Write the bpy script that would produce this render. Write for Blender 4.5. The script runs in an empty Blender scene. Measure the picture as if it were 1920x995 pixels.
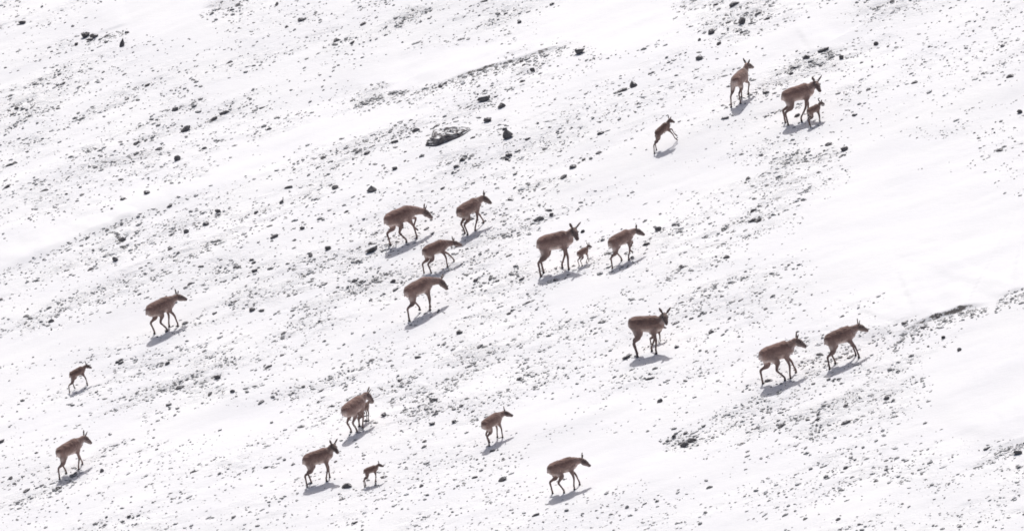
import bpy, bmesh, math, random
import numpy as np
from mathutils import Vector, Matrix

# ------------------------------------------------------------------ camera, sky, sun, exposure
SC = bpy.context.scene
COL = SC.collection
PITCH = math.radians(12.0)
DIST = 250.0
PXM = 95.0                                   # photograph pixels per metre at the middle of the slope
PW, PH = 1920.0, 995.0
CAM = np.array([0.0, -DIST * math.cos(PITCH), DIST * math.sin(PITCH)])
FWD = np.array([0.0, math.cos(PITCH), -math.sin(PITCH)])
UPV = np.array([0.0, math.sin(PITCH), math.cos(PITCH)])
RGT = np.array([1.0, 0.0, 0.0])

cam = bpy.data.cameras.new('camera')
cam_ob = bpy.data.objects.new('camera', cam)
COL.objects.link(cam_ob)
cam_ob.location = CAM
cam_ob.rotation_euler = (math.pi / 2 - PITCH, 0, 0)
cam.sensor_fit = 'HORIZONTAL'
cam.sensor_width = 36.0
cam.angle = 2 * math.atan((PW / 2 / PXM) / DIST)
cam.clip_start = 1.0
cam.clip_end = 5000.0
SC.camera = cam_ob

SUN_EL = math.radians(62.0)
SUN_AZ = math.radians(-4.0)                  # from +Y, towards +X
SUN = Vector((math.sin(SUN_AZ) * math.cos(SUN_EL), math.cos(SUN_AZ) * math.cos(SUN_EL), math.sin(SUN_EL)))
world = bpy.data.worlds.new('World')
SC.world = world
world.use_nodes = True
wn = world.node_tree
for n in list(wn.nodes):
    wn.nodes.remove(n)
w_out = wn.nodes.new('ShaderNodeOutputWorld')
w_bg = wn.nodes.new('ShaderNodeBackground')
w_sky = wn.nodes.new('ShaderNodeTexSky')
w_sky.sky_type = 'NISHITA'
w_sky.sun_disc = False
w_sky.sun_elevation = SUN_EL
w_sky.sun_rotation = SUN_AZ
w_sky.altitude = 0
w_sky.air_density = 1.0
w_sky.dust_density = 6.0
w_sky.ozone_density = 0.6
w_bg.inputs['Strength'].default_value = 0.07
wn.links.new(w_sky.outputs[0], w_bg.inputs[0])
wn.links.new(w_bg.outputs[0], w_out.inputs[0])

sun = bpy.data.lights.new('sun', 'SUN')
sun.energy = 2.5
sun.angle = math.radians(0.5)
sun.color = (1.0, 0.985, 0.955)
sun_ob = bpy.data.objects.new('sun', sun)
COL.objects.link(sun_ob)
sun_ob.rotation_euler = (-SUN).to_track_quat('-Z', 'Y').to_euler()

vs = SC.view_settings
vs.view_transform = 'Standard'
vs.look = 'None'
vs.gamma = 1.0
vs.use_curve_mapping = False
vs.exposure = 0.19

SC.cycles.filter_width = 1.7

rng = np.random.default_rng(7)
random.seed(7)

# ------------------------------------------------------------------ helpers: noise, terrain, pixel rays
def _hash(ix, iy, seed):
    h = (ix.astype(np.int64) * 374761393 + iy.astype(np.int64) * 668265263 + seed * 982451653) & 0xFFFFFFFF
    h = ((h ^ (h >> 13)) * 1274126177) & 0xFFFFFFFF
    h = h ^ (h >> 16)
    return (h & 0xFFFF) / 65535.0

def vnoise(x, y, seed=0):
    x = np.asarray(x, float); y = np.asarray(y, float)
    ix = np.floor(x); iy = np.floor(y)
    fx = x - ix; fy = y - iy
    fx = fx * fx * (3 - 2 * fx); fy = fy * fy * (3 - 2 * fy)
    a = _hash(ix, iy, seed); b = _hash(ix + 1, iy, seed)
    c = _hash(ix, iy + 1, seed); d = _hash(ix + 1, iy + 1, seed)
    return (a * (1 - fx) + b * fx) * (1 - fy) + (c * (1 - fx) + d * fx) * fy

def fbm(x, y, seed=0, octs=4):
    s = 0.0; amp = 1.0; tot = 0.0
    for o in range(octs):
        s = s + amp * vnoise(x * 2 ** o, y * 2 ** o, seed + 17 * o)
        tot += amp; amp *= 0.5
    return s / tot

SLOPE_X, SLOPE_Y = 0.27, 0.20
STREAK = math.radians(20)                    # direction along which the stones lie in streaks
CS, SS = math.cos(STREAK), math.sin(STREAK)

def plane_hit(px, py):
    """where the line of sight of a photograph pixel meets the mean plane of the slope"""
    px = np.asarray(px, float); py = np.asarray(py, float)
    u = (px - PW / 2) / PXM / DIST
    v = (PH / 2 - py) / PXM / DIST
    dx = u; dy = FWD[1] + v * UPV[1]; dz = FWD[2] + v * UPV[2]
    t = (SLOPE_X * CAM[0] + SLOPE_Y * CAM[1] - CAM[2]) / (dz - SLOPE_X * dx - SLOPE_Y * dy)
    return CAM[0] + t * dx, CAM[1] + t * dy

# low banks: crest line (pixels), height of the step, width of the steep face, taper at the ends
BANKS_PX = [
    ([(672, 190), (705, 178), (740, 168), (760, 168)], 0.035, 0.10, 0.5, 0.75),
    ([(778, 172), (850, 146), (920, 124), (990, 105), (1058, 86)], 0.045, 0.10, 0.9, 0.9),
    ([(1676, 645), (1692, 624), (1720, 610), (1765, 596), (1812, 581), (1852, 575)], 0.075, 0.13, 0.8, 1.15),
    ([(1488, 112), (1520, 103), (1545, 93), (1572, 97)], 0.05, 0.12, 0.5, 0.8),
    ([(-60, 530), (110, 462), (260, 398), (395, 345)], 0.07, 0.50, 1.6, 0.0),
    ([(1868, 566), (1890, 555), (1925, 548)], 0.05, 0.15, 0.3, 0.85),
    ([(1840, 856), (1890, 836), (1960, 815)], 0.05, 0.20, 0.4, 0.7),
    ([(160, 76), (195, 66), (240, 52)], 0.03, 0.10, 0.3, 0.55),
]
BANKS = []
for pts, hgt, wid, tap, bare in BANKS_PX:
    gx, gy = plane_hit([p[0] for p in pts], [p[1] for p in pts])
    BANKS.append((np.stack([gx, gy], 1), hgt, wid, tap, bare))

def bank_fields(x, y):
    """height of the banks and a mask of their bare steep faces"""
    h = np.zeros_like(x); face = np.zeros_like(x)
    for P, hgt, wid, tap, bare in BANKS:
        best = np.full(x.shape, 1e9); sd = np.zeros_like(x); along = np.zeros_like(x)
        L0 = 0.0
        seg = np.linalg.norm(P[1:] - P[:-1], axis=1); LT = seg.sum()
        m = (x > P[:, 0].min() - 5) & (x < P[:, 0].max() + 5) & (y > P[:, 1].min() - 6) & (y < P[:, 1].max() + 6)
        if not m.any():
            continue
        xm, ym = x[m], y[m]
        best = np.full(xm.shape, 1e9); sd = np.zeros_like(xm); al = np.zeros_like(xm)
        for i in range(len(P) - 1):
            d = (P[i + 1] - P[i]) / seg[i]
            t = (xm - P[i, 0]) * d[0] + (ym - P[i, 1]) * d[1]
            tc = np.clip(t, 0, seg[i])
            qx = xm - (P[i, 0] + tc * d[0]); qy = ym - (P[i, 1] + tc * d[1])
            dd = np.hypot(qx, qy)
            s = np.sign(-(xm - P[i, 0]) * d[1] + (ym - P[i, 1]) * d[0]) * dd
            up = dd < best
            best = np.where(up, dd, best); sd = np.where(up, s, sd); al = np.where(up, L0 + np.clip(t, -tap, seg[i] + tap), al)
            L0 += seg[i]
        wob = (fbm(xm * 1.7, ym * 1.7, 91, 3) - 0.5) * 0.25
        sd = sd + wob * min(1.0, wid * 3)
        end = np.clip(np.minimum(al + tap * 0.3, LT + tap * 0.3 - al) / tap, 0, 1)
        end = end * end * (3 - 2 * end)
        r = np.clip((sd + wid) / wid, 0, 1); r = r * r * (3 - 2 * r)
        back = np.where(sd > 0, np.exp(-sd / 1.6), 1.0)
        brk = np.clip((fbm(al * 1.3, sd * 0.6, 131, 3) - 0.18) * 2.2, 0.5, 1.25)
        h[m] += hgt * end * r * back * brk
        f = np.exp(-((sd + wid * 0.5) / (wid * 0.5)) ** 2) * end * bare * brk
        face[m] = np.maximum(face[m], f)
    return h, face

def height(x, y, full=False):
    x = np.atleast_1d(np.asarray(x, float)); y = np.atleast_1d(np.asarray(y, float))
    a = x * CS + y * SS; c = -x * SS + y * CS
    h = SLOPE_X * x + SLOPE_Y * y
    far = 1.0 / (1.0 + np.exp((np.hypot(x, y) - 60) / 10.0))
    h = h + (fbm(a * 0.10, c * 0.17, 3, 3) - 0.5) * 0.40
    h = h + (fbm(a * 0.45, c * 1.1, 5, 3) - 0.5) * 0.06
    h = h + (1 - far) * (fbm(x * 0.012, y * 0.012, 8, 3) - 0.5) * 14.0
    bh, face = bank_fields(x, y)
    h = h + bh
    return (h, face) if full else h

H_OFF = float(height(0.0, 0.0)[0])

def px2ground(px, py, n=14):
    px = np.atleast_1d(np.asarray(px, float)); py = np.atleast_1d(np.asarray(py, float))
    u = (px - PW / 2) / PXM / DIST; v = (PH / 2 - py) / PXM / DIST
    D = np.stack([u, FWD[1] + v * UPV[1], FWD[2] + v * UPV[2]], 1)
    t = np.full(px.shape, DIST)
    for i in range(n):
        P = CAM + D * t[:, None]
        g = height(P[:, 0], P[:, 1]) - H_OFF
        t = t + (P[:, 2] - g) / (SLOPE_X * D[:, 0] + SLOPE_Y * D[:, 1] - D[:, 2]) * 0.8
    P = CAM + D * t[:, None]
    P[:, 2] = height(P[:, 0], P[:, 1]) - H_OFF
    return P

def ground_z(x, y):
    return float(height(x, y)[0]) - H_OFF

def project(P):
    P = np.asarray(P) - CAM
    d = P @ FWD
    return np.stack([PW / 2 + (P @ RGT) / d * DIST * PXM, PH / 2 - (P @ UPV) / d * DIST * PXM], -1)

# how thickly stones lie on the slope: 24 x 12 cells of the hillside, 0 = clean snow
DENS = np.array([
 [4,4,1,.5,1,6,6,4, 4,7,4,4,4,2,.3,3, 5,5,1.5,1,5,5,2,2],
 [3,5,4,4,4,3,2,4, 4,2,.8,1,3,3,1.5,2, 4,4,5,5,2,2,1.5,3],
 [5,4,5,4,4,6,4,1, 4,5,5,6,4,4,4,4, 4,4,4,4,3,2,2,2],
 [4,5,6,7,6,3,4,4, 6,4,5,4,3,2,1,.7, 1.5,5,6,5,.5,2.5,1.5,2],
 [4,4,5,2,4,6,6,7, 3,3,5,6,5,3,2,.8, 4,4,5,3,.3,0,0,2],
 [.5,3,6,6,6,6,5,4, 5,5,5,5,4,3,4,4, 5,4,4,2,0,0,0,.5],
 [4,6,6,2,3,4,4,5, 6,5,4,5,4,1.5,3,4, 4,4,3,1,2,.3,.2,1],
 [5,4,2,1,3,4,4,5, 3.5,3.5,3.5,3.5,3.5,3,3,2.5, 4,3,2,2,3,5,2,.5],
 [2,3,3,6,6,4,4,4, 3.5,3.5,3.5,3.2,3.2,2.8,2.5,2.5, 3,3,4,5,5,4,1,0],
 [2,2,4,4,1,2,2,3, 3,5,5,3,2,1.5,1.5,3, 3,4,4,4,3,2,.5,.3],
 [4,4,3,3,3,4,3,3, 3,3,2,2,1,.5,.5,3, 2.5,1.5,3,4,4,2.5,1.5,4.5],
 [4,4,4,3,2,3,4,4, 3,3,3,2,2,2,2,2, 1.5,1.5,2,3,2.5,2.5,2.5,3]], float)
# extra heaps and clean drifts: (px, py, length, breadth, tilt up to the right in degrees, change)
BLOBS = [(430,15,60,22,5,5),(775,15,55,25,10,5),(710,180,45,18,15,4),(960,130,120,16,22,4),(1480,130,90,22,15,4),
 (1500,290,90,18,8,5),(310,290,90,22,15,3),(650,300,60,18,15,4),(1750,640,60,18,20,6),(1640,5,50,10,0,4),
 (350,715,80,18,25,5),(1280,830,35,16,10,5),(1890,558,32,9,12,7),(1900,850,50,20,15,4),(1450,780,90,30,15,2),
 (900,640,90,20,20,3),(1560,745,80,16,10,3),(230,540,80,22,20,3),(1450,20,70,30,-10,2),(1030,345,60,14,5,3),
 (560,25,60,16,10,3),(80,170,60,20,35,2),(1420,235,60,20,0,3),
 # clean
 (300,30,70,22,5,-9),(780,125,110,22,12,-9),(1150,40,110,40,0,-9),(650,235,180,16,12,-9),(120,440,190,14,24,-9),
 (400,335,160,12,22,-7),(1330,330,110,14,8,-9),(1720,440,180,90,0,-9),(1850,700,110,70,0,-9),(400,790,120,20,12,-6),
 (180,620,110,16,10,-8),(1150,850,120,30,0,-8),(1090,545,70,14,12,-7),(1330,620,60,40,0,-3),(1700,290,110,22,5,-7),
 (1440,75,70,12,12,-8),(1540,75,60,10,15,-8),(940,215,40,10,0,-2),(1760,560,120,16,17,-8),(420,160,60,14,10,-5),
 (1150,310,120,12,8,-7),(1000,780,80,20,20,-6),(40,660,70,18,5,-5),(230,800,60,16,5,-5),(1280,880,70,14,5,-6)]

def density(px, py):
    px = np.asarray(px, float); py = np.asarray(py, float)
    gx = np.clip(px / PW * 24 - 0.5, 0, 22.999); gy = np.clip(py / PH * 12 - 0.5, 0, 10.999)
    ix = gx.astype(int); iy = gy.astype(int); fx = gx - ix; fy = gy - iy
    fx = fx * fx * (3 - 2 * fx); fy = fy * fy * (3 - 2 * fy)
    d = (DENS[iy, ix] * (1 - fx) + DENS[iy, ix + 1] * fx) * (1 - fy) + (DENS[iy + 1, ix] * (1 - fx) + DENS[iy + 1, ix + 1] * fx) * fy
    wx = (fbm(px / 60, py / 60, 41, 3) - 0.5) * 50; wy = (fbm(px / 60, py / 60, 43, 3) - 0.5) * 24
    for bx, by, L, B, t, ch in BLOBS:
        t = math.radians(t)
        X = px + wx - bx; Y = -(py + wy - by)
        a = X * math.cos(t) + Y * math.sin(t); c = -X * math.sin(t) + Y * math.cos(t)
        d = d + ch * np.exp(-((a / L) ** 2 + (c / B) ** 2) ** 1.3)
    return np.clip(d, 0, 11)

def clump(x, y):
    a = x * CS + y * SS; c = -x * SS + y * CS
    n1 = fbm(a * 0.40, c * 1.2, 61, 3); n2 = fbm(a * 1.4, c * 4.0, 67, 2)
    return np.clip((n1 - 0.24) / 0.34, 0.25, 1.5) * np.clip((n2 - 0.22) / 0.38, 0.2, 1.7)

# ------------------------------------------------------------------ materials
def new_mat(name):
    m = bpy.data.materials.new(name)
    m.use_nodes = True
    nt = m.node_tree
    bs = nt.nodes['Principled BSDF']
    return m, nt, bs

def node(nt, t, **kw):
    n = nt.nodes.new(t)
    for k, v in kw.items():
        setattr(n, k, v)
    return n

def noise(nt, scale, detail=4.0, rough=0.55, vec=None):
    n = node(nt, 'ShaderNodeTexNoise')
    n.inputs['Scale'].default_value = scale
    n.inputs['Detail'].default_value = detail
    n.inputs['Roughness'].default_value = rough
    if vec is not None:
        nt.links.new(vec, n.inputs['Vector'])
    return n

def ramp(nt, src, stops):
    r = node(nt, 'ShaderNodeValToRGB')
    el = r.color_ramp.elements
    el[0].position, el[0].color = stops[0][0], stops[0][1]
    el[1].position, el[1].color = stops[-1][0], stops[-1][1]
    for p, c in stops[1:-1]:
        e = el.new(p); e.color = c
    nt.links.new(src, r.inputs['Fac'])
    return r

def g(v, a=1.0):
    return (v, v, v, a)

def mixc(nt, fac, a, b):
    m = node(nt, 'ShaderNodeMix', data_type='RGBA')
    for s, i in ((fac, 0), (a, 6), (b, 7)):
        if hasattr(s, 'is_output'):
            nt.links.new(s, m.inputs[i])
        else:
            m.inputs[i].default_value = s
    return m.outputs[2]

def math_n(nt, op, a, b=None, clamp=False):
    m = node(nt, 'ShaderNodeMath', operation=op, use_clamp=clamp)
    for i, s in enumerate((a, b)):
        if s is None:
            continue
        if hasattr(s, 'is_output'):
            nt.links.new(s, m.inputs[i])
        else:
            m.inputs[i].default_value = s
    return m.outputs[0]

# snow with thin gritty places and bare earth on the bank faces
M_SNOW, nt, bs = new_mat('snow')
tc = node(nt, 'ShaderNodeTexCoord')
mp = node(nt, 'ShaderNodeMapping')
mp.inputs['Rotation'].default_value = (0, 0, -STREAK)
mp.inputs['Scale'].default_value = (1.0, 2.0, 1.0)
nt.links.new(tc.outputs['Object'], mp.inputs['Vector'])
a_st = node(nt, 'ShaderNodeAttribute', attribute_name='stony')
a_ba = node(nt, 'ShaderNodeAttribute', attribute_name='bare')
n_big = noise(nt, 0.5, 3, 0.5, mp.outputs[0])
n_mid = noise(nt, 7.0, 5, 0.62, mp.outputs[0])
n_fine = noise(nt, 26.0, 3, 0.6, mp.outputs[0])
c_snow = ramp(nt, n_big.outputs['Fac'], [(0.3, (0.80, 0.80, 0.835, 1)), (0.7, (0.86, 0.86, 0.88, 1))])
# grit just showing through thin snow
grit_in = math_n(nt, 'MULTIPLY', n_fine.outputs['Fac'], n_mid.outputs['Fac'])
grit = ramp(nt, grit_in, [(0.27, g(0)), (0.40, g(1))])
grit_f = math_n(nt, 'MULTIPLY', grit.outputs['Color'], a_st.outputs['Fac'])
grit_f = math_n(nt, 'MULTIPLY', grit_f, 0.42, True)
c1 = mixc(nt, grit_f, c_snow.outputs['Color'], (0.36, 0.35, 0.355, 1))
n_brk = noise(nt, 11.0, 5, 0.7, tc.outputs['Object'])
ba = math_n(nt, 'MULTIPLY', a_ba.outputs['Fac'], math_n(nt, 'ADD', math_n(nt, 'MULTIPLY', n_brk.outputs['Fac'], 1.9), -0.32))
ba_r = ramp(nt, ba, [(0.42, g(0)), (0.58, g(1))])
c_earth = ramp(nt, n_fine.outputs['Fac'], [(0.3, (0.07, 0.063, 0.064, 1)), (0.7, (0.22, 0.205, 0.20, 1))])
c2 = mixc(nt, ba_r.outputs['Color'], c1, c_earth.outputs['Color'])
nt.links.new(c2, bs.inputs['Base Color'])
bs.inputs['Roughness'].default_value = 0.75
bs.inputs['Specular IOR Level'].default_value = 0.25
b1 = node(nt, 'ShaderNodeBump')
b1.inputs['Distance'].default_value = 0.05
nt.links.new(math_n(nt, 'ADD', math_n(nt, 'MULTIPLY', a_st.outputs['Fac'], 0.7), 0.14), b1.inputs['Strength'])
nt.links.new(n_mid.outputs['Fac'], b1.inputs['Height'])
b2 = node(nt, 'ShaderNodeBump')
b2.inputs['Distance'].default_value = 0.02
nt.links.new(math_n(nt, 'MULTIPLY', a_st.outputs['Fac'], 0.5), b2.inputs['Strength'])
nt.links.new(n_fine.outputs['Fac'], b2.inputs['Height'])
nt.links.new(b1.outputs[0], b2.inputs['Normal'])
nt.links.new(b2.outputs[0], bs.inputs['Normal'])

def rock_material(name, dark, light, snow_lo, snow_hi, scale=9.0, patch=None, amp=1.1):
    m, nt, bs = new_mat(name)
    tc = node(nt, 'ShaderNodeTexCoord')
    ge = node(nt, 'ShaderNodeNewGeometry')
    oi = node(nt, 'ShaderNodeObjectInfo')
    n1 = noise(nt, scale, 5, 0.6, ge.outputs['Position'])
    n2 = noise(nt, scale * 5, 4, 0.6, ge.outputs['Position'])
    n3 = noise(nt, patch or scale * 5, 3, 0.55, ge.outputs['Position'])
    c = ramp(nt, n1.outputs['Fac'], [(0.28, dark), (0.72, light)])
    sep = node(nt, 'ShaderNodeSeparateXYZ')
    nt.links.new(ge.outputs['True Normal'], sep.inputs[0])
    up = math_n(nt, 'ADD', sep.outputs['Z'], math_n(nt, 'MULTIPLY', math_n(nt, 'SUBTRACT', n3.outputs['Fac'], 0.5), amp))
    ad = node(nt, 'ShaderNodeAttribute', attribute_name='dust')
    up = math_n(nt, 'ADD', up, math_n(nt, 'MULTIPLY', ad.outputs['Fac'], 0.6))
    sn = ramp(nt, up, [(snow_lo, g(0)), (snow_hi, g(1))])
    col = mixc(nt, sn.outputs['Color'], c.outputs['Color'], (0.80, 0.80, 0.82, 1))
    nt.links.new(col, bs.inputs['Base Color'])
    bs.inputs['Roughness'].default_value = 0.9
    bs.inputs['Specular IOR Level'].default_value = 0.2
    bp = node(nt, 'ShaderNodeBump')
    bp.inputs['Strength'].default_value = 0.5
    bp.inputs['Distance'].default_value = 0.02
    nt.links.new(n2.outputs['Fac'], bp.inputs['Height'])
    nt.links.new(bp.outputs[0], bs.inputs['Normal'])
    return m

M_ROCK = rock_material('dark_rock', (0.095, 0.090, 0.095, 1), (0.22, 0.21, 0.215, 1), 0.86, 1.0)
M_SLAB = rock_material('slab_rock', (0.085, 0.076, 0.08, 1), (0.30, 0.285, 0.29, 1), 0.80, 1.0, 6.0, 11.0, 2.2)
M_GRAV = rock_material('gravel', (0.15, 0.147, 0.148, 1), (0.42, 0.41, 0.405, 1), 0.80, 1.0, 14.0)

M_FUR, nt, bs = new_mat('antelope_coat')
a_c = node(nt, 'ShaderNodeAttribute', attribute_name='coat')
tc = node(nt, 'ShaderNodeTexCoord')
nf = noise(nt, 38.0, 4, 0.65, tc.outputs['Object'])
nb = noise(nt, 5.0, 3, 0.5, tc.outputs['Object'])
mul = ramp(nt, nf.outputs['Fac'], [(0.25, g(0.78)), (0.75, g(1.18))])
mul2 = ramp(nt, nb.outputs['Fac'], [(0.3, g(0.85)), (0.7, g(1.12))])
mm = node(nt, 'ShaderNodeMix', data_type='RGBA', blend_type='MULTIPLY')
mm.inputs[0].default_value = 1.0
nt.links.new(a_c.outputs['Color'], mm.inputs[6]); nt.links.new(mul.outputs['Color'], mm.inputs[7])
mm2 = node(nt, 'ShaderNodeMix', data_type='RGBA', blend_type='MULTIPLY')
mm2.inputs[0].default_value = 1.0
nt.links.new(mm.outputs[2], mm2.inputs[6]); nt.links.new(mul2.outputs['Color'], mm2.inputs[7])
nt.links.new(mm2.outputs[2], bs.inputs['Base Color'])
bs.inputs['Roughness'].default_value = 0.85
bs.inputs['Specular IOR Level'].default_value = 0.15
bs.inputs['Sheen Weight'].default_value = 0.4
bs.inputs['Sheen Roughness'].default_value = 0.5
bp = node(nt, 'ShaderNodeBump')
bp.inputs['Strength'].default_value = 0.4
bp.inputs['Distance'].default_value = 0.01
nt.links.new(nf.outputs['Fac'], bp.inputs['Height'])
nt.links.new(bp.outputs[0], bs.inputs['Normal'])

M_HORN, nt, bs = new_mat('hoof_horn')
nn = noise(nt, 60.0)
rr = ramp(nt, nn.outputs['Fac'], [(0.3, (0.03, 0.027, 0.025, 1)), (0.7, (0.06, 0.052, 0.048, 1))])
nt.links.new(rr.outputs['Color'], bs.inputs['Base Color'])
bs.inputs['Roughness'].default_value = 0.5
M_EYE, nt, bs = new_mat('eye')
nn = noise(nt, 90.0)
rr = ramp(nt, nn.outputs['Fac'], [(0.3, (0.010, 0.008, 0.007, 1)), (0.7, (0.02, 0.015, 0.012, 1))])
nt.links.new(rr.outputs['Color'], bs.inputs['Base Color'])
bs.inputs['Roughness'].default_value = 0.12

# ------------------------------------------------------------------ the snow slope
def np_mesh(name, V, F, mat, smooth=True):
    me = bpy.data.meshes.new(name)
    F = np.asarray(F, np.int32)
    k = F.shape[1]
    me.vertices.add(len(V)); me.vertices.foreach_set('co', np.asarray(V, np.float32).ravel())
    me.loops.add(F.size); me.loops.foreach_set('vertex_index', F.ravel())
    me.polygons.add(len(F))
    me.polygons.foreach_set('loop_start', np.arange(0, F.size, k, dtype=np.int32))
    me.polygons.foreach_set('use_smooth', np.full(len(F), smooth))
    me.update(calc_edges=True)
    me.materials.append(mat)
    return me

def axis(lo, hi, step, far):
    core = np.arange(lo, hi + step * 0.5, step)
    out_hi = []; s = step; p = core[-1]
    while p < far:
        s *= 1.22; p += s; out_hi.append(p)
    out_lo = []; s = step; p = core[0]
    while p > -far:
        s *= 1.22; p -= s; out_lo.append(p)
    return np.concatenate([np.array(out_lo[::-1]), core, np.array(out_hi)])

XS = axis(-11.5, 11.5, 0.048, 900.0)
cy = [plane_hit(x, y)[1] for x in (0, PW) for y in (0, PH)]
YS = axis(float(min(cy)) - 1.5, float(max(cy)) + 1.5, 0.040, 900.0)
GX, GY = np.meshgrid(XS, YS)
gx, gy = GX.ravel(), GY.ravel()
gh, gface = height(gx, gy, True)
gz = gh - H_OFF
pp = project(np.stack([gx, gy, gz], 1))
ok = (np.abs(gx) < 40) & (np.abs(gy) < 60)
sd = np.where(ok, density(np.clip(pp[:, 0], -500, 2400), np.clip(pp[:, 1], -500, 1500)) / 6.0 * np.clip(clump(gx, gy), 0, 1.2), 0.35)
# snow lies uneven over the buried stones
rel = (fbm(gx * 5.0, gy * 5.0, 201, 2) - 0.5) * 0.06 * np.clip(sd, 0.08, 1.2) * ok
nx, ny = len(XS), len(YS)
idx = np.arange(nx * ny).reshape(ny, nx)
F = np.stack([idx[:-1, :-1], idx[:-1, 1:], idx[1:, 1:], idx[1:, :-1]], -1).reshape(-1, 4)
me = np_mesh('snow_slope', np.stack([gx, gy, gz + rel], 1), F, M_SNOW)
for nm, val in (('stony', np.clip(sd, 0, 1.3)), ('bare', gface)):
    at = me.attributes.new(nm, 'FLOAT', 'POINT')
    at.data.foreach_set('value', val.astype(np.float32))
slope = bpy.data.objects.new('snow_slope', me)
COL.objects.link(slope)
slope['kind'] = 'structure'
slope['label'] = 'white snow covered mountainside rising to the right'

# ------------------------------------------------------------------ stones
def ico(sub):
    bm = bmesh.new()
    bmesh.ops.create_icosphere(bm, subdivisions=sub, radius=1.0)
    V = np.array([v.co[:] for v in bm.verts]); Fc = np.array([[v.index for v in f.verts] for f in bm.faces])
    bm.free()
    return V, Fc

ICO1, ICO2, ICO3 = ico(1), ico(2), ico(3)

def faceted(base, r, cuts=7, lo=0.45, hi=0.85, jit=0.08):
    V, Fc = base
    V = V * (1 + r.normal(0, jit, (len(V), 1)))
    for i in range(cuts):
        n = r.normal(0, 1, 3); n /= np.linalg.norm(n)
        d = r.uniform(lo, hi)
        over = np.clip(V @ n - d, 0, None)
        V = V - over[:, None] * n
    V = V / np.abs(V).max(0)
    return V, Fc

def rotz(V, a):
    c, s = math.cos(a), math.sin(a)
    return np.stack([V[:, 0] * c - V[:, 1] * s, V[:, 0] * s + V[:, 1] * c, V[:, 2]], 1)

SLOPE_SHEAR = np.array([SLOPE_X, SLOPE_Y])

# --- gravel: thousands of pebbles poking through the snow
def scatter(n):
    px = rng.uniform(-260, PW + 260, n); py = rng.uniform(-220, PH + 220, n)
    gp = plane_hit(px, py)
    pr = density(px, py) / 8.0 * clump(gp[0], gp[1])
    keep = rng.uniform(0, 1, n) < pr
    return px[keep], py[keep]

spx, spy = scatter(245000)
# stones lined up along the banks
for pts, hgt, wid, tap, bare in BANKS_PX:
    P = np.array(pts, float)
    L = np.hypot(*(P[1:] - P[:-1]).T); 
    n = int(L.sum() * (1.7 if wid < 0.3 else 0.5))
    t = rng.uniform(0, L.sum(), n); cum = np.concatenate([[0], np.cumsum(L)])
    bx = np.interp(t, cum, P[:, 0]) + rng.normal(0, 2, n); by = np.interp(t, cum, P[:, 1]) + np.abs(rng.normal(0, 9, n)) + 1
    spx = np.concatenate([spx, bx]); spy = np.concatenate([spy, by])
GP = px2ground(spx, spy)
NP = len(GP)
size = np.exp(rng.normal(math.log(0.0148), 0.50, NP))          # half width in metres
size = np.clip(size, 0.007, 0.075)
inview = (spx > 0) & (spx < PW) & (spy > 0) & (spy < PH)
order = np.argsort(np.where(inview, -size, 1.0))
single = np.zeros(NP, bool)
N_SINGLE = 225
single[order[:N_SINGLE]] = True

dust = rng.beta(0.6, 2.0, NP)                                # how far each pebble is powdered with snow
templ1 = [faceted(ICO1, rng, 3, 0.55, 0.9, 0.18) for i in range(24)]
templ2 = [faceted(ICO2, rng, 7) for i in range(16)]

def stone_verts(T, s, r):
    """a stone of half width s, longer along the slope's streaks, sunk into the snow"""
    V = T * np.array([s * r.uniform(0.85, 1.7), s * r.uniform(0.6, 1.0), s * r.uniform(0.45, 0.9)])
    V = rotz(V, STREAK + r.normal(0, 0.5))
    V[:, 2] += V[:, :2] @ SLOPE_SHEAR + s * r.uniform(-0.15, 0.3)
    return V

VV, FF, DD, off = [], [], [], 0
for i in np.nonzero(~single)[0]:
    T, Fc = templ1[i % len(templ1)]
    V = stone_verts(T, size[i], rng) + GP[i]
    VV.append(V); FF.append(Fc + off); off += len(V)
    DD.append(np.full(len(V), dust[i]))
me = np_mesh('gravel', np.concatenate(VV), np.concatenate(FF), M_GRAV, smooth=False)
at = me.attributes.new('dust', 'FLOAT', 'POINT')
at.data.foreach_set('value', np.concatenate(DD).astype(np.float32))
grav = bpy.data.objects.new('gravel', me)
COL.objects.link(grav)
grav['kind'] = 'stuff'
grav['label'] = 'dark gravel and pebbles strewn through the snow of the slope'
grav['category'] = 'gravel'
print('PEBBLES', NP)

def rock_object(V, Fc, loc, mat, label, group=None, name='rock', smooth=False):
    me = np_mesh(name, V, Fc, mat, smooth)
    o = bpy.data.objects.new(name, me)
    COL.objects.link(o)
    o.location = loc
    o['label'] = label
    o['category'] = 'rock' if name == 'rock' else 'stone'
    if group:
        o['group'] = group
    return o

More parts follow.
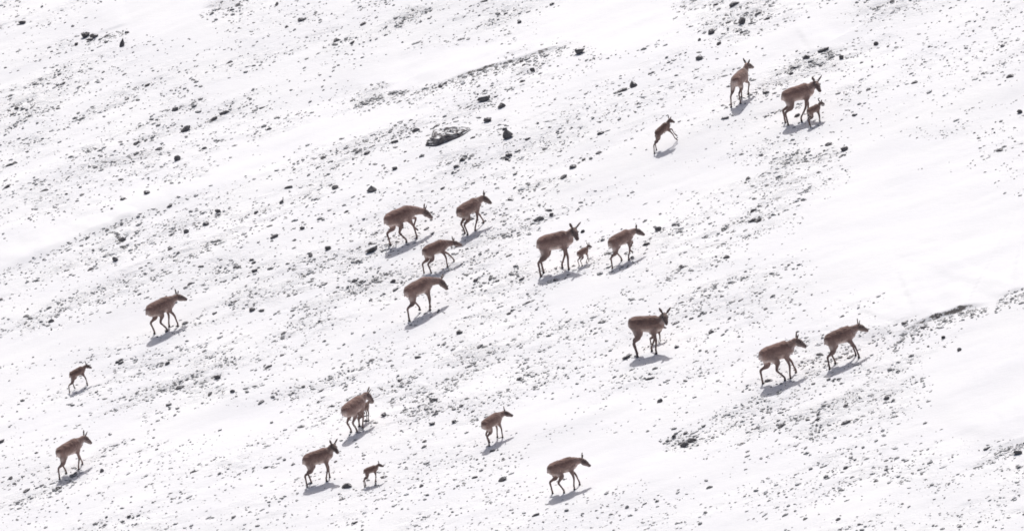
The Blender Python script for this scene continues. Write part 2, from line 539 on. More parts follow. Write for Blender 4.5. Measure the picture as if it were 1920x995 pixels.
# --- rocks one can pick out: pixel, width, height (pixels), cut, label
ROCKS = [
 (952,258,29,24,'peak','dark pointed boulder right beside the big snow dusted slab'),
 (907,189,25,14,'long','long low dark rock uphill of the big slab, with two smaller ones near'),
 (941,201,15,12,'','rounded dark rock just right of the long low rock uphill of the slab'),
 (914,228,15,11,'','small dark dome of rock between the slab and the long low rock'),
 (1087,100,19,16,'','blocky dark rock standing alone at the right end of the upper snow lip'),
 (1187,162,20,15,'peak','dark triangular rock with a dark scar trailing down to its left'),
 (1166,171,22,6,'long','thin dark ledge at the lower left foot of the triangular rock'),
 (160,69,17,12,'','leftmost dark rock of the tight trio near the upper left corner'),
 (176,70,17,10,'','right hand dark rock of the tight trio near the upper left corner'),
 (168,76,13,7,'','lowest and smallest rock of the tight trio near the upper left corner'),
 (228,87,13,18,'spike','sharp upright dark spike of rock, only one pointing straight up'),
 (698,358,24,14,'peak','dark cap shaped rock above and left of the antelope with lowered head'),
 (697,471,23,13,'long','smooth dark oblong rock left of the topmost head-down antelope\'s shadow'),
 (348,245,19,12,'long','dark slanting rock left of a clean snow strip, upper left of the slope'),
 (1390,44,15,15,'','square dark rock above the antelope seen from behind'),
 (1376,11,22,9,'long','flat dark rock at the top edge above the antelope seen from behind'),
 (1312,111,15,10,'','dark rock level with the head of the antelope seen from behind, to its left'),
 (1334,63,12,12,'','round dark rock between the top edge and the antelope seen from behind'),
 (229,451,15,9,'','dark rock in the stony belt up and left of the lone walking antelope'),
 (216,489,11,12,'','round dark rock below another in the stony belt of the left side'),
 (474,582,13,9,'','isolated dark rock well right of the lone walking antelope on the left'),
 (614,468,13,10,'','dark rock left of the smooth oblong rock beside the herd'),
 (1410,415,15,7,'long','dark flat stone in open snow right of the walking antelope in the middle'),
 (1584,281,16,9,'','dark rock below the mother and calf near the upper right'),
 (419,213,17,7,'long','low dark rock on the upper left slope beside a clean drift'),
 (332,300,13,14,'','dark upright rock in the thick gravel of the upper left slope'),
 (42,44,14,8,'','dark rock close to the upper left corner'),
 (564,39,13,7,'','dark stone right of the thick gravel heap at the top edge'),
 (998,135,10,11,'','dark round rock hanging just below the upper snow lip'),
 (1034,405,8,9,'','single dark stone in clean snow above the alert doe\'s back'),
 (1092,436,9,8,'','dark stone touching the raised face of the alert doe'),
 (739,318,12,8,'','dark stone below and left of the big slab'),
 (954,293,13,8,'','dark stone below the pointed boulder'),
 (866,302,12,8,'','dark hooked stone under the right end of the big slab'),
 (856,313,12,6,'long','small slanting stone just under the dark hooked stone below the slab'),
 (1126,251,14,6,'long','dark flat stone halfway between the pointed boulder and the leaping calf'),
 (1075,314,15,8,'','grey stone in smooth snow right of and below the pointed boulder'),
 (1602,217,11,6,'','dark stone right of the calf that stands before its mother'),
 (1912,212,11,9,'','dark stone at the right edge of the upper slope'),
 (1544,96,22,9,'long','dark crest stone of the rocky ridge above the mother and calf'),
 (1511,110,14,9,'','dark stone at the left of the rocky ridge above the mother and calf'),
 (1577,111,9,13,'','upright dark stone at the right end of the rocky ridge above mother and calf'),
 (1643,84,10,9,'','dark stone leading a short row of pebbles right of the rocky ridge'),
 (1879,88,9,7,'','dark stone alone in the snow of the upper right'),
 (1908,850,15,11,'','dark rock in the stony patch at the lower right edge'),
 (1264,820,8,8,'','round dark stone beside the dark clump in the lower middle snow'),
 (1283,836,16,12,'','dark jagged clump of stone alone in the lower middle snow'),
 (407,709,13,9,'','dark stone in the gravel heap right of the lone calf on the left'),
 (436,735,9,9,'','round dark stone at the right end of the gravel heap near the lone calf'),
 (315,760,13,6,'long','flat dark stone below the gravel heap near the lone calf'),
 (136,760,9,5,'','small dark stone right under the lone calf\'s hooves'),
 (862,624,13,9,'','dark stone below and right of the lowest head-down antelope'),
 (274,363,14,8,'','dark pointed stone on the clean strip of the left side'),
 (230,374,12,6,'','dark flat stone left of the pointed stone on the clean strip'),
 (408,398,12,9,'','dark stone at the upper border of the stony belt on the left'),
 (348,436,12,8,'','dark slanting stone in the middle of the stony belt on the left'),
 (385,422,14,8,'','dark stone right of the slanting stone in the stony belt'),
 (567,429,10,8,'','dark stone in the gravel left of the herd'),
 (628,353,13,8,'','dark stone left of the cap shaped rock'),
 (737,530,11,10,'','round dark stone left of the lowest head-down antelope'),
 (1235,431,15,9,'','dark stone cluster\'s largest stone right of the lifted-foreleg antelope'),
 (1268,651,10,7,'','dark stone touching the shadow of the alert doe in the lower right'),
 (720,779,12,9,'','dark stone right of the doe and calf walking close together'),
 (851,792,9,8,'','round dark stone left of the antelope climbing near the bottom'),
 (811,795,13,7,'','dark stone between the close doe and calf and the climbing antelope'),
 (1768,634,8,7,'','dark stone under the long dark bank on the right'),
 (1798,657,9,7,'','dark stone lowest under the long dark bank on the right'),
]
rr_ = np.random.default_rng(23)
for (px, py, w, h, cut, label) in ROCKS:
    P = px2ground(px, py)[0]
    W = w / PXM / 2 * 1.08
    Hh = h / PXM
    V, Fc = faceted(ICO3, rr_, 10 if not cut else 6, 0.5, 0.85, 0.03)
    V = rotz(V, rr_.uniform(0, 6.28)); V = V / np.abs(V).max(0)
    if cut in ('peak', 'spike'):
        zz = (V[:, 2] + 1) / 2
        k = np.clip(1.0 - 0.88 * np.clip(zz - 0.18, 0, 1) / 0.82, 0.08, 1)
        sh = (-0.22 if cut == 'peak' else 0.45)
        V[:, 0] = V[:, 0] * k + sh * np.clip(zz - 0.2, 0, 1); V[:, 1] *= k
    depth = W * (0.75 if cut != 'long' else 0.5)
    zh = Hh * (0.80 if cut != 'spike' else 0.95)
    V = V * np.array([W, depth, zh * 0.62])
    if cut == 'long':
        V = rotz(V, STREAK * 0.6)
    V[:, 2] += V[:, :2] @ (SLOPE_SHEAR * (1.0 if cut == 'long' else 0.5)) + zh * 0.36
    rock_object(V, Fc, P, M_ROCK, label)

# the big snow dusted slab: a tilted plate of rock in two layers
def slab():
    top = [(800, 268), (811, 259), (811, 243), (826, 240), (845, 238), (863, 234), (879, 231), (881, 238), (862, 252), (838, 262), (818, 270)]
    bm = bmesh.new()
    P0 = px2ground(840, 258)[0]
    ring = []
    for (x, y) in top:
        ring.append(px2ground(x, y + 6)[0] - P0)
    ring = np.array(ring)
    ring[:, 1] *= 0.8
    c = ring.mean(0)
    lay = []
    for k, (sc_, dz) in enumerate([(1.03, -0.10), (1.06, 0.02), (1.0, 0.060), (0.90, 0.068), (0.82, 0.098), (0.55, 0.085), (0.25, 0.095)]):
        row = []
        for i, p in enumerate(ring):
            q = c + (p - c) * sc_ * (1 + rr_.normal(0, 0.015))
            q[2] = (q[0] * SLOPE_X + q[1] * SLOPE_Y) + dz * (1.1 - 0.9 * max(0, (q[0] - c[0]) / 0.5)) + rr_.normal(0, 0.012)
            row.append(bm.verts.new(q))
        lay.append(row)
    n = len(ring)
    for a, b in zip(lay[:-1], lay[1:]):
        for i in range(n):
            bm.faces.new((a[i], a[(i + 1) % n], b[(i + 1) % n], b[i]))
    bm.faces.new(lay[-1]); bm.faces.new(lay[0][::-1])
    bmesh.ops.triangulate(bm, faces=bm.faces)
    bmesh.ops.subdivide_edges(bm, edges=bm.edges, cuts=2, use_grid_fill=True)
    for v in bm.verts:
        v.co += Vector(rr_.normal(0, 0.006, 3))
    bmesh.ops.recalc_face_normals(bm, faces=bm.faces)
    me = bpy.data.meshes.new('rock')
    bm.to_mesh(me); bm.free()
    me.materials.append(M_SLAB)
    o = bpy.data.objects.new('rock', me)
    COL.objects.link(o)
    o.location = P0
    o['label'] = 'largest rock, a long dark slanting slab dusted with snow'
    o['category'] = 'rock'
slab()

# ------------------------------------------------------------------ antelopes
def rodr(v, k, a):
    return v * math.cos(a) + np.cross(k, v) * math.sin(a) + k * (k @ v) * (1 - math.cos(a))

def tube(bm, pts, rad, lat, seg=14, sub=3):
    """a closed tapered tube through pts; rad holds (sideways, other) radii, lat the sideways direction"""
    pts = np.array(pts, float); rad = np.array(rad, float)
    n = len(pts)
    tt = np.linspace(0, n - 1, (n - 1) * sub + 1)
    def cr(A):
        out = []
        for t in tt:
            i = min(int(t), n - 2); f = t - i
            p0, p1, p2, p3 = A[max(i - 1, 0)], A[i], A[i + 1], A[min(i + 2, n - 1)]
            m1, m2 = (p2 - p0) * 0.5, (p3 - p1) * 0.5
            out.append((2 * f ** 3 - 3 * f ** 2 + 1) * p1 + (f ** 3 - 2 * f ** 2 + f) * m1 + (-2 * f ** 3 + 3 * f ** 2) * p2 + (f ** 3 - f ** 2) * m2)
        return np.array(out)
    C, R = cr(pts), np.maximum(cr(rad), 0.004)
    rows = []
    for i in range(len(C)):
        d = C[min(i + 1, len(C) - 1)] - C[max(i - 1, 0)]
        d /= np.linalg.norm(d)
        s = lat - d * (lat @ d); s /= np.linalg.norm(s)
        u = np.cross(d, s)
        rows.append([bm.verts.new(C[i] + s * math.cos(a) * R[i, 0] + u * math.sin(a) * R[i, 1]) for a in np.linspace(0, 2 * math.pi, seg, endpoint=False)])
    for a, b in zip(rows[:-1], rows[1:]):
        for k in range(seg):
            bm.faces.new((a[k], a[(k + 1) % seg], b[(k + 1) % seg], b[k]))
    bm.faces.new(rows[0][::-1]); bm.faces.new(rows[-1])
    return C, R

def two_bone(A, B, l1, l2, bend):
    """middle joint between A and B, pushed towards bend"""
    d = B - A; L = np.linalg.norm(d)
    d /= L
    L = min(L, (l1 + l2) * 0.999)
    a = (l1 * l1 - l2 * l2 + L * L) / (2 * L)
    h = math.sqrt(max(l1 * l1 - a * a, 0.0))
    b = bend - d * (bend @ d); b /= np.linalg.norm(b)
    return A + d * a + b * h

def sph(yaw, el):
    y, e = math.radians(yaw), math.radians(el)
    return np.array([math.cos(y) * math.cos(e), math.sin(y) * math.cos(e), math.sin(e)])

EYE_ME = None; HOOF_ME = None
def small_meshes():
    global EYE_ME, HOOF_ME
    V, Fc = ICO2
    EYE_ME = np_mesh('eye', V * 0.0125, Fc, M_EYE)
    bm = bmesh.new()
    for s in (-1, 1):
        rows = []
        for z, x0, x1, w in ((0.0, -0.018, 0.036, 0.014), (0.016, -0.017, 0.028, 0.013), (0.036, -0.015, 0.014, 0.011)):
            ring = [(x0, -w), (x0, w), ((x0 + x1) / 2, w), (x1, w * 0.35), (x1, -w * 0.35), ((x0 + x1) / 2, -w)]
            rows.append([bm.verts.new((x, y + s * 0.0145, z)) for x, y in ring])
        for a, b in zip(rows[:-1], rows[1:]):
            for k in range(6):
                bm.faces.new((a[k], a[(k + 1) % 6], b[(k + 1) % 6], b[k]))
        bm.faces.new(rows[0][::-1]); bm.faces.new(rows[-1])
    bmesh.ops.recalc_face_normals(bm, faces=bm.faces)
    HOOF_ME = bpy.data.meshes.new('hoof')
    bm.to_mesh(HOOF_ME); bm.free()
    HOOF_ME.materials.append(M_HORN)
small_meshes()

COAT = {'back': (0.215, 0.142, 0.120), 'flank': (0.31, 0.228, 0.197), 'belly': (0.64, 0.57, 0.52), 'rump': (0.55, 0.48, 0.44),
        'leg': (0.24, 0.18, 0.16), 'neck': (0.27, 0.20, 0.175), 'throat': (0.50, 0.43, 0.40), 'face': (0.155, 0.122, 0.112), 'muzzle': (0.30, 0.26, 0.245), 'ear': (0.14, 0.11, 0.10)}

DEBUG = []
def antelope(name, label, px, py, heading, scale=1.0, neck=(56, 6), head=(28, -8), legs=None, group=None, category='antelope',
             calf=False, pitch_k=1.0, raise_=0.0, extra_pitch=0.0, tone=1.0, neck_len=1.0):
    """px, py: pixel of the ground under the middle of the trunk; heading 0 = to the right, positive = away;
    neck = (elevation, yaw), head = (yaw, elevation of the muzzle); legs: forward offset and lift of FL FR HL HR"""
    P0 = px2ground(px, py)[0]
    th = math.radians(heading)
    s = scale
    lx = 0.93 if not calf else 0.80                     # calves: short trunk, long legs
    fat = 0.92 if not calf else 0.78
    hd = np.array([math.cos(th), math.sin(th)])
    gs = SLOPE_X * hd[0] + SLOPE_Y * hd[1]
    pit = math.atan(gs) * pitch_k + math.radians(extra_pitch)
    cp, sp = math.cos(pit), math.sin(pit)
    ZC = 0.600 + raise_
    def T(x, y, z):                                    # trunk frame -> local frame (metres at scale 1)
        x *= lx; z = (z - 0.575) * fat; y *= fat
        return np.array([x * cp - z * sp, y, ZC + x * sp + z * cp])
    def gz(x, y):                                      # ground height under a local point, unscaled units
        wx = P0[0] + (x * math.cos(th) - y * math.sin(th)) * s
        wy = P0[1] + (x * math.sin(th) + y * math.cos(th)) * s
        return (ground_z(wx, wy) - P0[2]) / s
    Y = np.array([0.0, 1.0, 0.0])
    bm = bmesh.new()
    tr_p = [T(-.405, 0, .555), T(-.375, 0, .562), T(-.31, 0, .575), T(-.19, 0, .588), T(-.05, 0, .586), T(.09, 0, .578), T(.20, 0, .585), T(.29, 0, .60), T(.345, 0, .625)]
    tr_r = [(.035, .05), (.085, .11), (.13, .155), (.146, .175), (.150, .178), (.150, .190), (.130, .185), (.095, .15), (.05, .08)]
    tube(bm, tr_p, [(a * fat, b * fat) for a, b in tr_r], Y, 18)
    # neck and head
    nb = T(.235, 0, .600)
    nd = sph(neck[1], neck[0])
    nd0 = sph(neck[1] * 0.4, neck[0] * 0.75 + math.degrees(pit) * 0.3)
    nl = (0.215 if not calf else 0.18) * neck_len
    n1 = nb + nd0 * nl * 0.48
    poll = n1 + nd * nl * 0.56
    hdv = sph(head[0], head[1])
    lat = np.cross(np.array([0, 0, 1.0]), hdv); lat /= np.linalg.norm(lat)
    hup = np.cross(hdv, lat)
    latn = np.cross(np.array([0, 0, 1.0]), nd); latn = latn / np.linalg.norm(latn) if np.linalg.norm(latn) > 0.05 else Y
    f2 = 1.0 if not calf else 0.78
    tube(bm, [nb - nd0 * 0.06 - np.array([0, 0, .03]), nb, n1, poll + nd * 0.01], [(.088 * f2, .125 * f2), (.088 * f2, .130 * f2), (.070 * f2, .096 * f2), (.052 * f2, .066 * f2)], latn, 14)
    hs = 1.14 if not calf else 1.02
    hp = [poll - hdv * .035 * hs, poll + hdv * .015 * hs, poll + hdv * .075 * hs - hup * .010, poll + hdv * .135 * hs - hup * .016, poll + hdv * .19 * hs - hup * .022, poll + hdv * .222 * hs - hup * .026]
    hr = [(.030, .034), (.052, .058), (.056, .066), (.043, .050), (.034, .038), (.022, .025)]
    tube(bm, hp, [(a * hs, b * hs) for a, b in hr], lat, 12)
    ears = []
    for sgn in (1, -1):
        e0 = poll + lat * sgn * .036 * hs + hup * .035 * hs - hdv * .008
        ed = lat * sgn * 0.55 + hup * 0.80 - hdv * 0.30; ed /= np.linalg.norm(ed)
        ew = np.cross(ed, hdv); ew /= np.linalg.norm(ew)
        el = 0.135 * hs
        tube(bm, [e0 - ed * .015, e0 + ed * el * .25, e0 + ed * el * .55, e0 + ed * el * .85, e0 + ed * el], [(.014, .012), (.029, .014), (.033, .013), (.021, .011), (.007, .007)], ew, 10)
        ears.append((e0, e0 + ed * el))
    # tail
    t0 = T(-.365, 0, .63)
    tube(bm, [t0 + np.array([.03, 0, .0]), t0 + np.array([-.015, 0, -.03]), t0 + np.array([-.03, 0, -.08]), t0 + np.array([-.025, 0, -.12])], [(.02, .02), (.022, .018), (.018, .014), (.008, .008)], Y, 8)
    # legs
    legs = legs or {}
    feet = []; legline = []
    thin = 0.86 if not calf else 0.80
    for key in ('FL', 'FR', 'HL', 'HR'):
        sgn = 1 if key[1] == 'L' else -1
        dx, lift = legs.get(key, (0.0, 0.0))[:2]
        if key[0] == 'F':
            sh = T(.175, sgn * .075, .50); el = T(.150, sgn * .085, .435)
            fx, fy = el[0] + 0.03 + dx, sgn * .080
            ft = np.array([fx, fy, gz(fx, fy) + lift])
            reach = np.linalg.norm(ft + np.array([0, 0, .03]) - el)
            bend = np.array([1.0, 0, 0.25])
            pas = np.array([ft[0] - .012 - (0.05 if lift > 0.05 else 0), ft[1], ft[2] + (.075 if lift < 0.05 else .065)])
            L = np.linalg.norm(pas - el)
            tot = max(0.40 if not calf else 0.40, min(L * 1.004, 0.55))
            if lift < 0.03:
                tot = L * 1.012
            kn = two_bone(el, pas, tot * .50, tot * .50, bend)
            tube(bm, [sh + np.array([0, 0, .06]), sh, el, el * .45 + kn * .55, kn, kn * .45 + pas * .55, pas, ft + np.array([.004, 0, .012])],
                 [(.05, .085), (.060 * fat, .088), (.050 * fat, .066), (.034 * thin, .040 * thin), (.029 * thin, .032 * thin), (.0225 * thin, .024 * thin), (.024 * thin, .026 * thin), (.022, .024)], Y, 12)
            legline.append((el, kn)); legline.append((kn, pas)); legline.append((pas, ft))
        else:
            hp_ = T(-.245, sgn * .070, .61)
            fx, fy = hp_[0] - .045 + dx, sgn * .082
            ft = np.array([fx, fy, gz(fx, fy) + lift])
            tilt = legs.get(key, (0, 0))[2] if len(legs.get(key, (0, 0))) > 2 else 10 + dx * (90 if dx > 0 else 60)
            pas = np.array([ft[0] - .014, ft[1], ft[2] + .07])
            ta = math.radians(tilt)
            ml = (.205 if not calf else .22)
            hk = pas + np.array([-math.sin(ta) * ml, 0, math.cos(ta) * ml])
            L = np.linalg.norm(hk - hp_)
            st = two_bone(hp_, hk, max(.235, L * .52), max(.235, L * .52), np.array([1.0, 0, 0.3]))
            st[1] = sgn * .098 * fat
            tube(bm, [hp_ + np.array([.0, 0, .07]), hp_, hp_ * .5 + st * .5 + np.array([-.02, 0, 0]), st * .72 + hk * .28, st * .38 + hk * .62, hk, hk * .5 + pas * .5, pas, ft + np.array([.004, 0, .012])],
                 [(.05 * fat, .09), (.075 * fat, .125 * fat), (.070 * fat, .112 * fat), (.050 * fat, .074 * fat), (.034 * thin, .046 * thin), (.027 * thin, .034 * thin), (.023 * thin, .026 * thin), (.024 * thin, .027 * thin), (.022, .024)], Y, 12)
            legline.append((hp_, st)); legline.append((st, hk)); legline.append((hk, pas)); legline.append((pas, ft))
        feet.append(ft)
    bmesh.ops.recalc_face_normals(bm, faces=bm.faces)
    tmp = bpy.data.meshes.new('tmp')
    bm.to_mesh(tmp); bm.free()
    to = bpy.data.objects.new('tmp', tmp)
    COL.objects.link(to)
    m1 = to.modifiers.new('r', 'REMESH'); m1.mode = 'VOXEL'; m1.voxel_size = 0.0115 if not calf else 0.0115
    m2 = to.modifiers.new('s', 'SMOOTH'); m2.factor = 0.5; m2.iterations = 5
    dg = bpy.context.evaluated_depsgraph_get()
    body_me = bpy.data.meshes.new_from_object(to.evaluated_get(dg))
    bpy.data.objects.remove(to); bpy.data.meshes.remove(tmp)
    body_me.name = 'body'
    nv = len(body_me.vertices)
    V = np.empty(nv * 3, np.float32); body_me.vertices.foreach_get('co', V); V = V.reshape(-1, 3).astype(float)
    Nn = np.empty(nv * 3, np.float32); body_me.vertices.foreach_get('normal', Nn); Nn = Nn.reshape(-1, 3).astype(float)
    tuft = (fbm(V[:, 0] * 26 + V[:, 1] * 17 + px, V[:, 2] * 34 + V[:, 1] * 21, 55, 2) - 0.5) * 0.016 * np.clip((V[:, 2] - .38) / .12, 0, 1)
    V = V + Nn * tuft[:, None]
    body_me.vertices.foreach_set('co', V.astype(np.float32).ravel())
    # coat colours from where each point lies on the animal
    def seg_d(V, a, b):
        d = b - a; t = np.clip(((V - a) @ d) / (d @ d), 0, 1)
        return np.linalg.norm(V - (a + t[:, None] * d), axis=1), t
    def sm(x, a, b):
        x = np.clip((x - a) / (b - a), 0, 1); return x * x * (3 - 2 * x)
    def lerp(c, col, w):
        return c * (1 - w[:, None]) + np.array(col) * w[:, None]
    tx = ((V[:, 0] * cp + (V[:, 2] - ZC) * sp)) / lx
    tz = (-V[:, 0] * sp + (V[:, 2] - ZC) * cp) / fat + 0.575
    c = np.tile(np.array(COAT['flank']), (nv, 1))
    c = lerp(c, COAT['back'], sm(tz, .52, .68))
    wb = sm(-tz, -.53, -.425)
    c = lerp(c, COAT['rump'], 0.9 * sm(-tx, .31, .39) * sm(-tz, -.68, -.58) * sm(np.abs(V[:, 1]) * -1, -.13, -.06))
    dl = np.full(nv, 9.0)
    for a, b in legline:
        d, t = seg_d(V, a, b); dl = np.minimum(dl, d)
    c = lerp(c, COAT['belly'], wb * sm(dl, .05, .11))
    lowleg = sm(-dl, -.075, -.045) * sm(-tz, -.46, -.38)
    c = lerp(c, COAT['leg'], lowleg)
    dn, tn = seg_d(V, nb, poll)
    side = ((V - nb) @ np.cross(nd, latn))
    wn_ = sm(-dn, -.13, -.09) * sm(tn, .12, .3)
    c = lerp(c, COAT['neck'], wn_)
    c = lerp(c, COAT['throat'], wn_ * sm(-side, .02, .06) * 0.7)
    dh, thd = seg_d(V, poll, hp[-1])
    wh = sm(-dh, -.085, -.065) * sm(((V - poll) @ hdv), -.03, .01)
    c = lerp(c, COAT['face'], wh)
    c = lerp(c, COAT['muzzle'], wh * sm(((V - poll) @ -hup), .015, .04) * 0.8)
    for e0, e1 in ears:
        d, t = seg_d(V, e0, e1)
        c = lerp(c, COAT['ear'], sm(-d, -.05, -.03) * sm(t, .02, .15))
    shag = fbm(V[:, 0] * 9 + px, V[:, 2] * 9 + V[:, 1] * 5 + py, 77, 3)
    c = c * (tone * (0.92 + 0.2 * _hash(np.array(px), np.array(py), 5)) * (0.72 + 0.56 * shag))[:, None]
    c = c * np.array([1.12, 1.03, 1.03]) * (0.8 if calf else 1.0)
    at = body_me.attributes.new('coat', 'FLOAT_COLOR', 'POINT')
    at.data.foreach_set('color', np.concatenate([c, np.ones((nv, 1))], 1).astype(np.float32).ravel())
    body_me.polygons.foreach_set('use_smooth', np.ones(len(body_me.polygons), bool))
    body_me.materials.clear(); body_me.materials.append(M_FUR)
    root = bpy.data.objects.new(name, None)
    root.empty_display_size = 0.2
    COL.objects.link(root)
    root.location = P0; root.rotation_euler = (0, 0, th); root.scale = (s, s, s)
    root['label'] = label; root['category'] = category
    if group:
        root['group'] = group
    def child(nm, me, loc=(0, 0, 0), rot=(0, 0, 0)):
        o = bpy.data.objects.new(nm, me); COL.objects.link(o); o.parent = root
        o.location = loc; o.rotation_euler = rot
        return o
    child('body', body_me)
    for sgn in (1, -1):
        child('eye', EYE_ME, poll + hdv * .075 * hs + lat * sgn * .050 * hs + hup * .022 * hs)
    for f, key in zip(feet, ('FL', 'FR', 'HL', 'HR')):
        lift = legs.get(key, (0, 0))[1]
        child('hoof', HOOF_ME, f - np.array([0, 0, .010]), (0, math.radians(35) if lift > .05 else -math.atan(gs), 0))
    W = rotz(V, th) * s + P0
    q = project(W)
    nose = project(rotz(hp[-1][None], th) * s + P0)[0]
    fq = project(rotz(np.array(feet), th) * s + P0)
    DEBUG.append((label, q[:, 0].min(), q[:, 1].min(), q[:, 0].max(), q[:, 1].max(), nose, fq, len(body_me.polygons)))
    return root

GA, GC = 'adult antelopes on the slope', 'antelope calves on the slope'
A = lambda *a, **k: antelope('antelope', *a, group=GA, **k)
K = lambda *a, **k: antelope('antelope_calf', *a, group=GC, category='antelope calf', calf=True, **k)

# (label, ground pixel under the trunk, heading, ...)
A('antelope seen from behind climbing away, topmost of the herd', 1388, 190, 63, 0.81, neck=(62, -8), head=(-20, -15),
  pitch_k=.75, legs={'FL': (0.05, 0), 'FR': (0.10, 0.04), 'HL': (-0.06, 0), 'HR': (0.12, 0)})
A('doe with head turned to us standing over a small calf, upper right', 1497, 226, 6, 0.92, neck=(42, -12), head=(-68, -32),
  legs={'FL': (0.03, 0), 'FR': (-0.14, 0), 'HL': (0.0, 0), 'HR': (0.04, 0)})
K('small calf standing in front of the doe at the upper right', 1526, 234, 32, 0.52, neck=(55, 0), head=(10, -10),
  legs={'FL': (0.14, 0), 'FR': (0.06, 0), 'HL': (0.1, 0), 'HR': (0.04, 0)})
K('lone calf bounding uphill with forelegs stretched out', 1243, 278, 25, 0.60, neck=(60, 0), head=(5, -20), extra_pitch=18, raise_=.05,
  legs={'HL': (.02, 0), 'HR': (-.13, 0), 'FL': (.34, .16), 'FR': (.28, .10)})
A('head down antelope walking, uppermost of the middle group', 751, 456, 19, 0.93, neck_len=1.45, neck=(-8, 0), head=(-6, -34),
  legs={'FL': (0.19, 0.12), 'FR': (0.14, 0), 'HL': (0.07, 0), 'HR': (0.38, 0)})
A('antelope with pricked ears walking above and right of its head down neighbours', 880, 436, 38, 0.84, neck=(28, -8), head=(-30, -30),
  legs={'FL': (0.28, 0), 'FR': (-0.08, 0), 'HL': (0.2, 0), 'HR': (0.16, 0)})
A('antelope striding with head stretched low, between two head down ones', 817, 507, 18, 0.75, neck_len=1.3, neck=(3, 0), head=(-4, -14),
  legs={'FL': (0.33, 0), 'FR': (0.1, 0), 'HL': (-0.02, 0), 'HR': (0.12, 0)})
A('head down antelope, lowest of the middle group', 786, 589, 30, 0.90, neck_len=1.4, neck=(-2, -8), head=(-24, -44),
  legs={'FL': (0.12, 0), 'FR': (0.03, 0), 'HL': (0.33, 0.05), 'HR': (-0.02, 0)})
A('big alert doe facing us beside a tiny calf, middle of the slope', 1042, 509, -4, 1.01, neck=(52, -10), head=(-62, -38),
  legs={'FL': (-0.07, 0), 'FR': (0.065, 0), 'HL': (0.03, 0), 'HR': (-0.01, 0)})
K('tiny calf standing at the chest of the big alert doe', 1093, 497, 38, 0.45, neck=(58, 0), head=(0, -15),
  legs={'FL': (0.22, 0), 'FR': (-0.03, 0.05), 'HL': (0.1, 0), 'HR': (0.14, 0)})
A('antelope walking with one foreleg lifted, right of the alert doe', 1165, 492, 30, 0.79, neck=(22, -8), head=(-25, -22),
  legs={'FL': (0.14, 0.1), 'FR': (-0.03, 0), 'HL': (0.33, 0), 'HR': (-0.03, 0)})
A('doe standing level and facing us with a calf half hidden behind her', 1213, 663, -11, 0.97, neck=(58, -10), head=(-66, -32), pitch_k=.25,
  legs={'FL': (-0.09, 0), 'FR': (0.03, 0), 'HL': (0.06, 0), 'HR': (0.1, 0)})
K('calf hidden behind the level standing doe, only its legs showing', 1230, 643, 8, 0.40, neck=(50, 0), head=(10, -15),
  legs={'HL': (.0, 0), 'HR': (.02, 0), 'FL': (.06, 0), 'FR': (-.04, 0)})
A('walking antelope with trailing hind leg, left of the right hand pair', 1457, 714, 9, 0.95, neck=(38, 4), head=(0, -28),
  legs={'FL': (0.2, 0), 'FR': (0.06, 0), 'HL': (0.0, 0), 'HR': (0.42, 0)})
A('rightmost walking antelope, just left of the long dark bank', 1576, 681, 17, 0.88, neck=(28, 0), head=(-4, -20),
  legs={'FL': (0.17, 0), 'FR': (0.19, 0), 'HL': (0.18, 0), 'HR': (0.0, 0)})
A('lone antelope walking on the left side of the slope', 302, 623, 26, 0.88, neck=(26, 0), head=(-6, -14),
  legs={'FL': (0.04, 0), 'FR': (0.18, 0), 'HL': (0.15, 0), 'HR': (0.38, 0)})
K('lone thin calf trotting on the left, above the lower left antelope', 146, 729, 26, 0.57, neck=(34, 0), head=(-5, -18), extra_pitch=4,
  legs={'FL': (0.2, 0.02), 'FR': (0.15, 0), 'HL': (0.14, 0.06), 'HR': (-0.11, 0)})
A('doe climbing away with a calf pressed against her near side', 664, 810, 46, 0.86, neck=(38, -12), head=(-34, -48),
  legs={'FL': (0.05, 0), 'FR': (0.0, 0), 'HL': (0.26, 0), 'HR': (0.28, 0)})
K('calf pressed against the near side of the climbing doe', 682, 792, 48, 0.50, neck=(46, 0), head=(-10, -20),
  legs={'HL': (.06, 0), 'HR': (-.08, 0), 'FL': (.10, 0), 'FR': (.02, 0)})
A('antelope climbing away alone near the bottom middle, head turned right', 923, 829, 40, 0.70, neck=(22, -12), head=(-36, -15),
  legs={'FL': (0.05, 0), 'FR': (0.1, 0), 'HL': (0.24, 0), 'HR': (0.1, 0)})
A('antelope walking at the lower left corner', 131, 886, 34, 0.82, neck=(32, -4), head=(-12, -32),
  legs={'FL': (0.2, 0), 'FR': (0.0, 0), 'HL': (0.22, 0), 'HR': (-0.06, 0)})
A('doe with raised head and upright ears at the bottom, below the close pair', 597, 904, 10, 0.83, neck=(58, -14), head=(-60, -30),
  legs={'FL': (0.08, 0), 'FR': (-0.02, 0), 'HL': (0.12, 0), 'HR': (0.0, 0)})
K('calf standing to the right of the raised head doe at the bottom', 696, 907, 14, 0.47, neck=(45, 0), head=(-5, -18),
  legs={'HL': (.03, 0), 'HR': (-.05, 0), 'FL': (.05, 0), 'FR': (-.02, 0)})
A('lowest antelope, walking right at the bottom middle', 1056, 921, 10, 0.82, neck=(8, 0), head=(-6, -28),
  legs={'FL': (0.2, 0), 'FR': (0.05, 0), 'HL': (0.04, 0), 'HR': (0.28, 0)})
for d in DEBUG:
    print('ANT %-60s box %4d %4d %4d %4d nose %d,%d feet %s faces %d' % (d[0][:60], d[1], d[2], d[3], d[4], d[5][0], d[5][1], ' '.join('%d,%d' % tuple(f) for f in d[6]), d[7]))

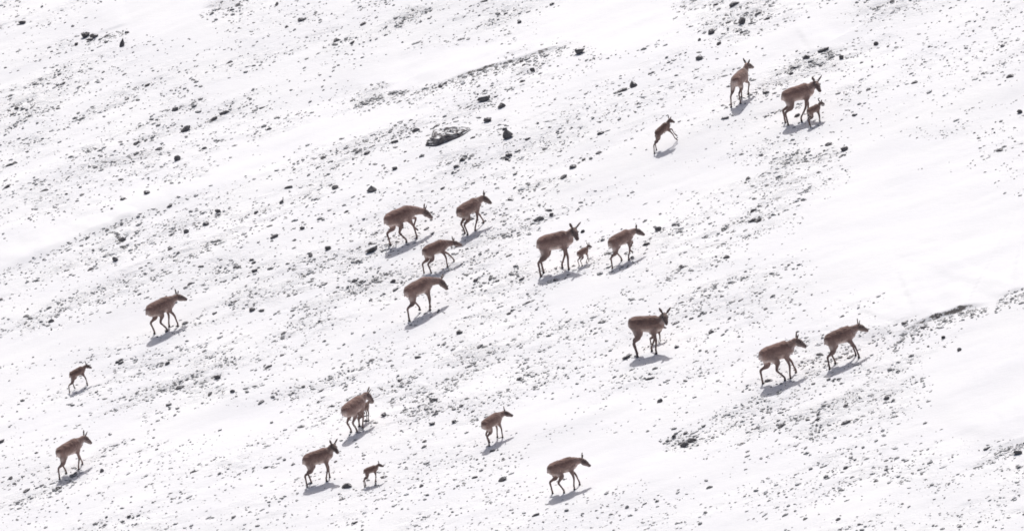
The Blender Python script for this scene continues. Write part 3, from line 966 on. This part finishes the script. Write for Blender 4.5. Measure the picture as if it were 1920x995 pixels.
# --- the larger loose stones, each one its own
MARKS = [(1390, 150, 'the antelope seen from behind'), (1505, 200, 'the doe and calf at the upper right'), (1240, 250, 'the bounding calf'),
 (765, 415, 'the uppermost head down antelope'), (885, 395, 'the antelope with pricked ears'), (790, 545, 'the lowest head down antelope'),
 (1045, 465, 'the big alert doe'), (1170, 455, 'the antelope lifting a foreleg'), (1215, 625, 'the level standing doe'), (1465, 665, 'the antelope with trailing hind leg'),
 (1585, 640, 'the rightmost antelope'), (310, 580, 'the lone antelope on the left'), (150, 705, 'the lone thin calf'), (670, 765, 'the close doe and calf'),
 (928, 795, 'the climbing antelope at the bottom'), (135, 845, 'the lower left antelope'), (840, 250, 'the big slab'), (1087, 94, 'the blocky rock by the snow lip'),
 (170, 68, 'the trio of rocks'), (348, 240, 'the slanting rock on the upper left'), (220, 465, 'the left stony belt'), (1760, 610, 'the long dark bank'),
 (1545, 95, 'the rocky ridge'), (430, 15, 'the gravel heap at the top edge'), (775, 15, 'the second gravel heap at the top edge'), (1640, 10, 'the top edge right of the ridge'),
 (1280, 832, 'the dark clump in the lower snow'), (1908, 850, 'the lower right edge'), (1860, 200, 'the right edge of the upper slope'), (480, 420, 'the gravel left of the herd'),
 (1410, 412, 'the flat stone in open snow'), (1480, 880, 'the bottom right stretch'), (500, 720, 'the gravel between lone calf and close pair'), (380, 900, 'the bottom left stretch')]
WAYS = ('right of', 'up and right of', 'straight above', 'up and left of', 'left of', 'down and left of', 'straight below', 'down and right of')
ORD = ('nearest', 'second nearest', 'third nearest', 'fourth nearest', 'fifth nearest', 'sixth nearest', 'seventh nearest', 'eighth nearest')
by_place = {}
for i in np.nonzero(single)[0]:
    k = min(MARKS, key=lambda m: (m[0] - spx[i]) ** 2 + (m[1] - spy[i]) ** 2)
    dx, dy = spx[i] - k[0], k[1] - spy[i]
    way = WAYS[int(round(math.degrees(math.atan2(dy, dx)) / 45.0)) % 8]
    by_place.setdefault((way, k[2]), []).append((math.hypot(dx, dy), i))
for (way, mark), lst in by_place.items():
    lst.sort()
    for r, (dist, i) in enumerate(lst):
        T, Fc = templ2[i % len(templ2)]
        V = stone_verts(T, size[i] * 0.95, rng)
        label = 'dark stone ' + way + ' ' + mark
        if len(lst) > 1:
            label += ', ' + (ORD[r] if r < 8 else 'farthest')
        rock_object(V, Fc, GP[i], M_ROCK, label, 'loose stones on the slope', name='stone')
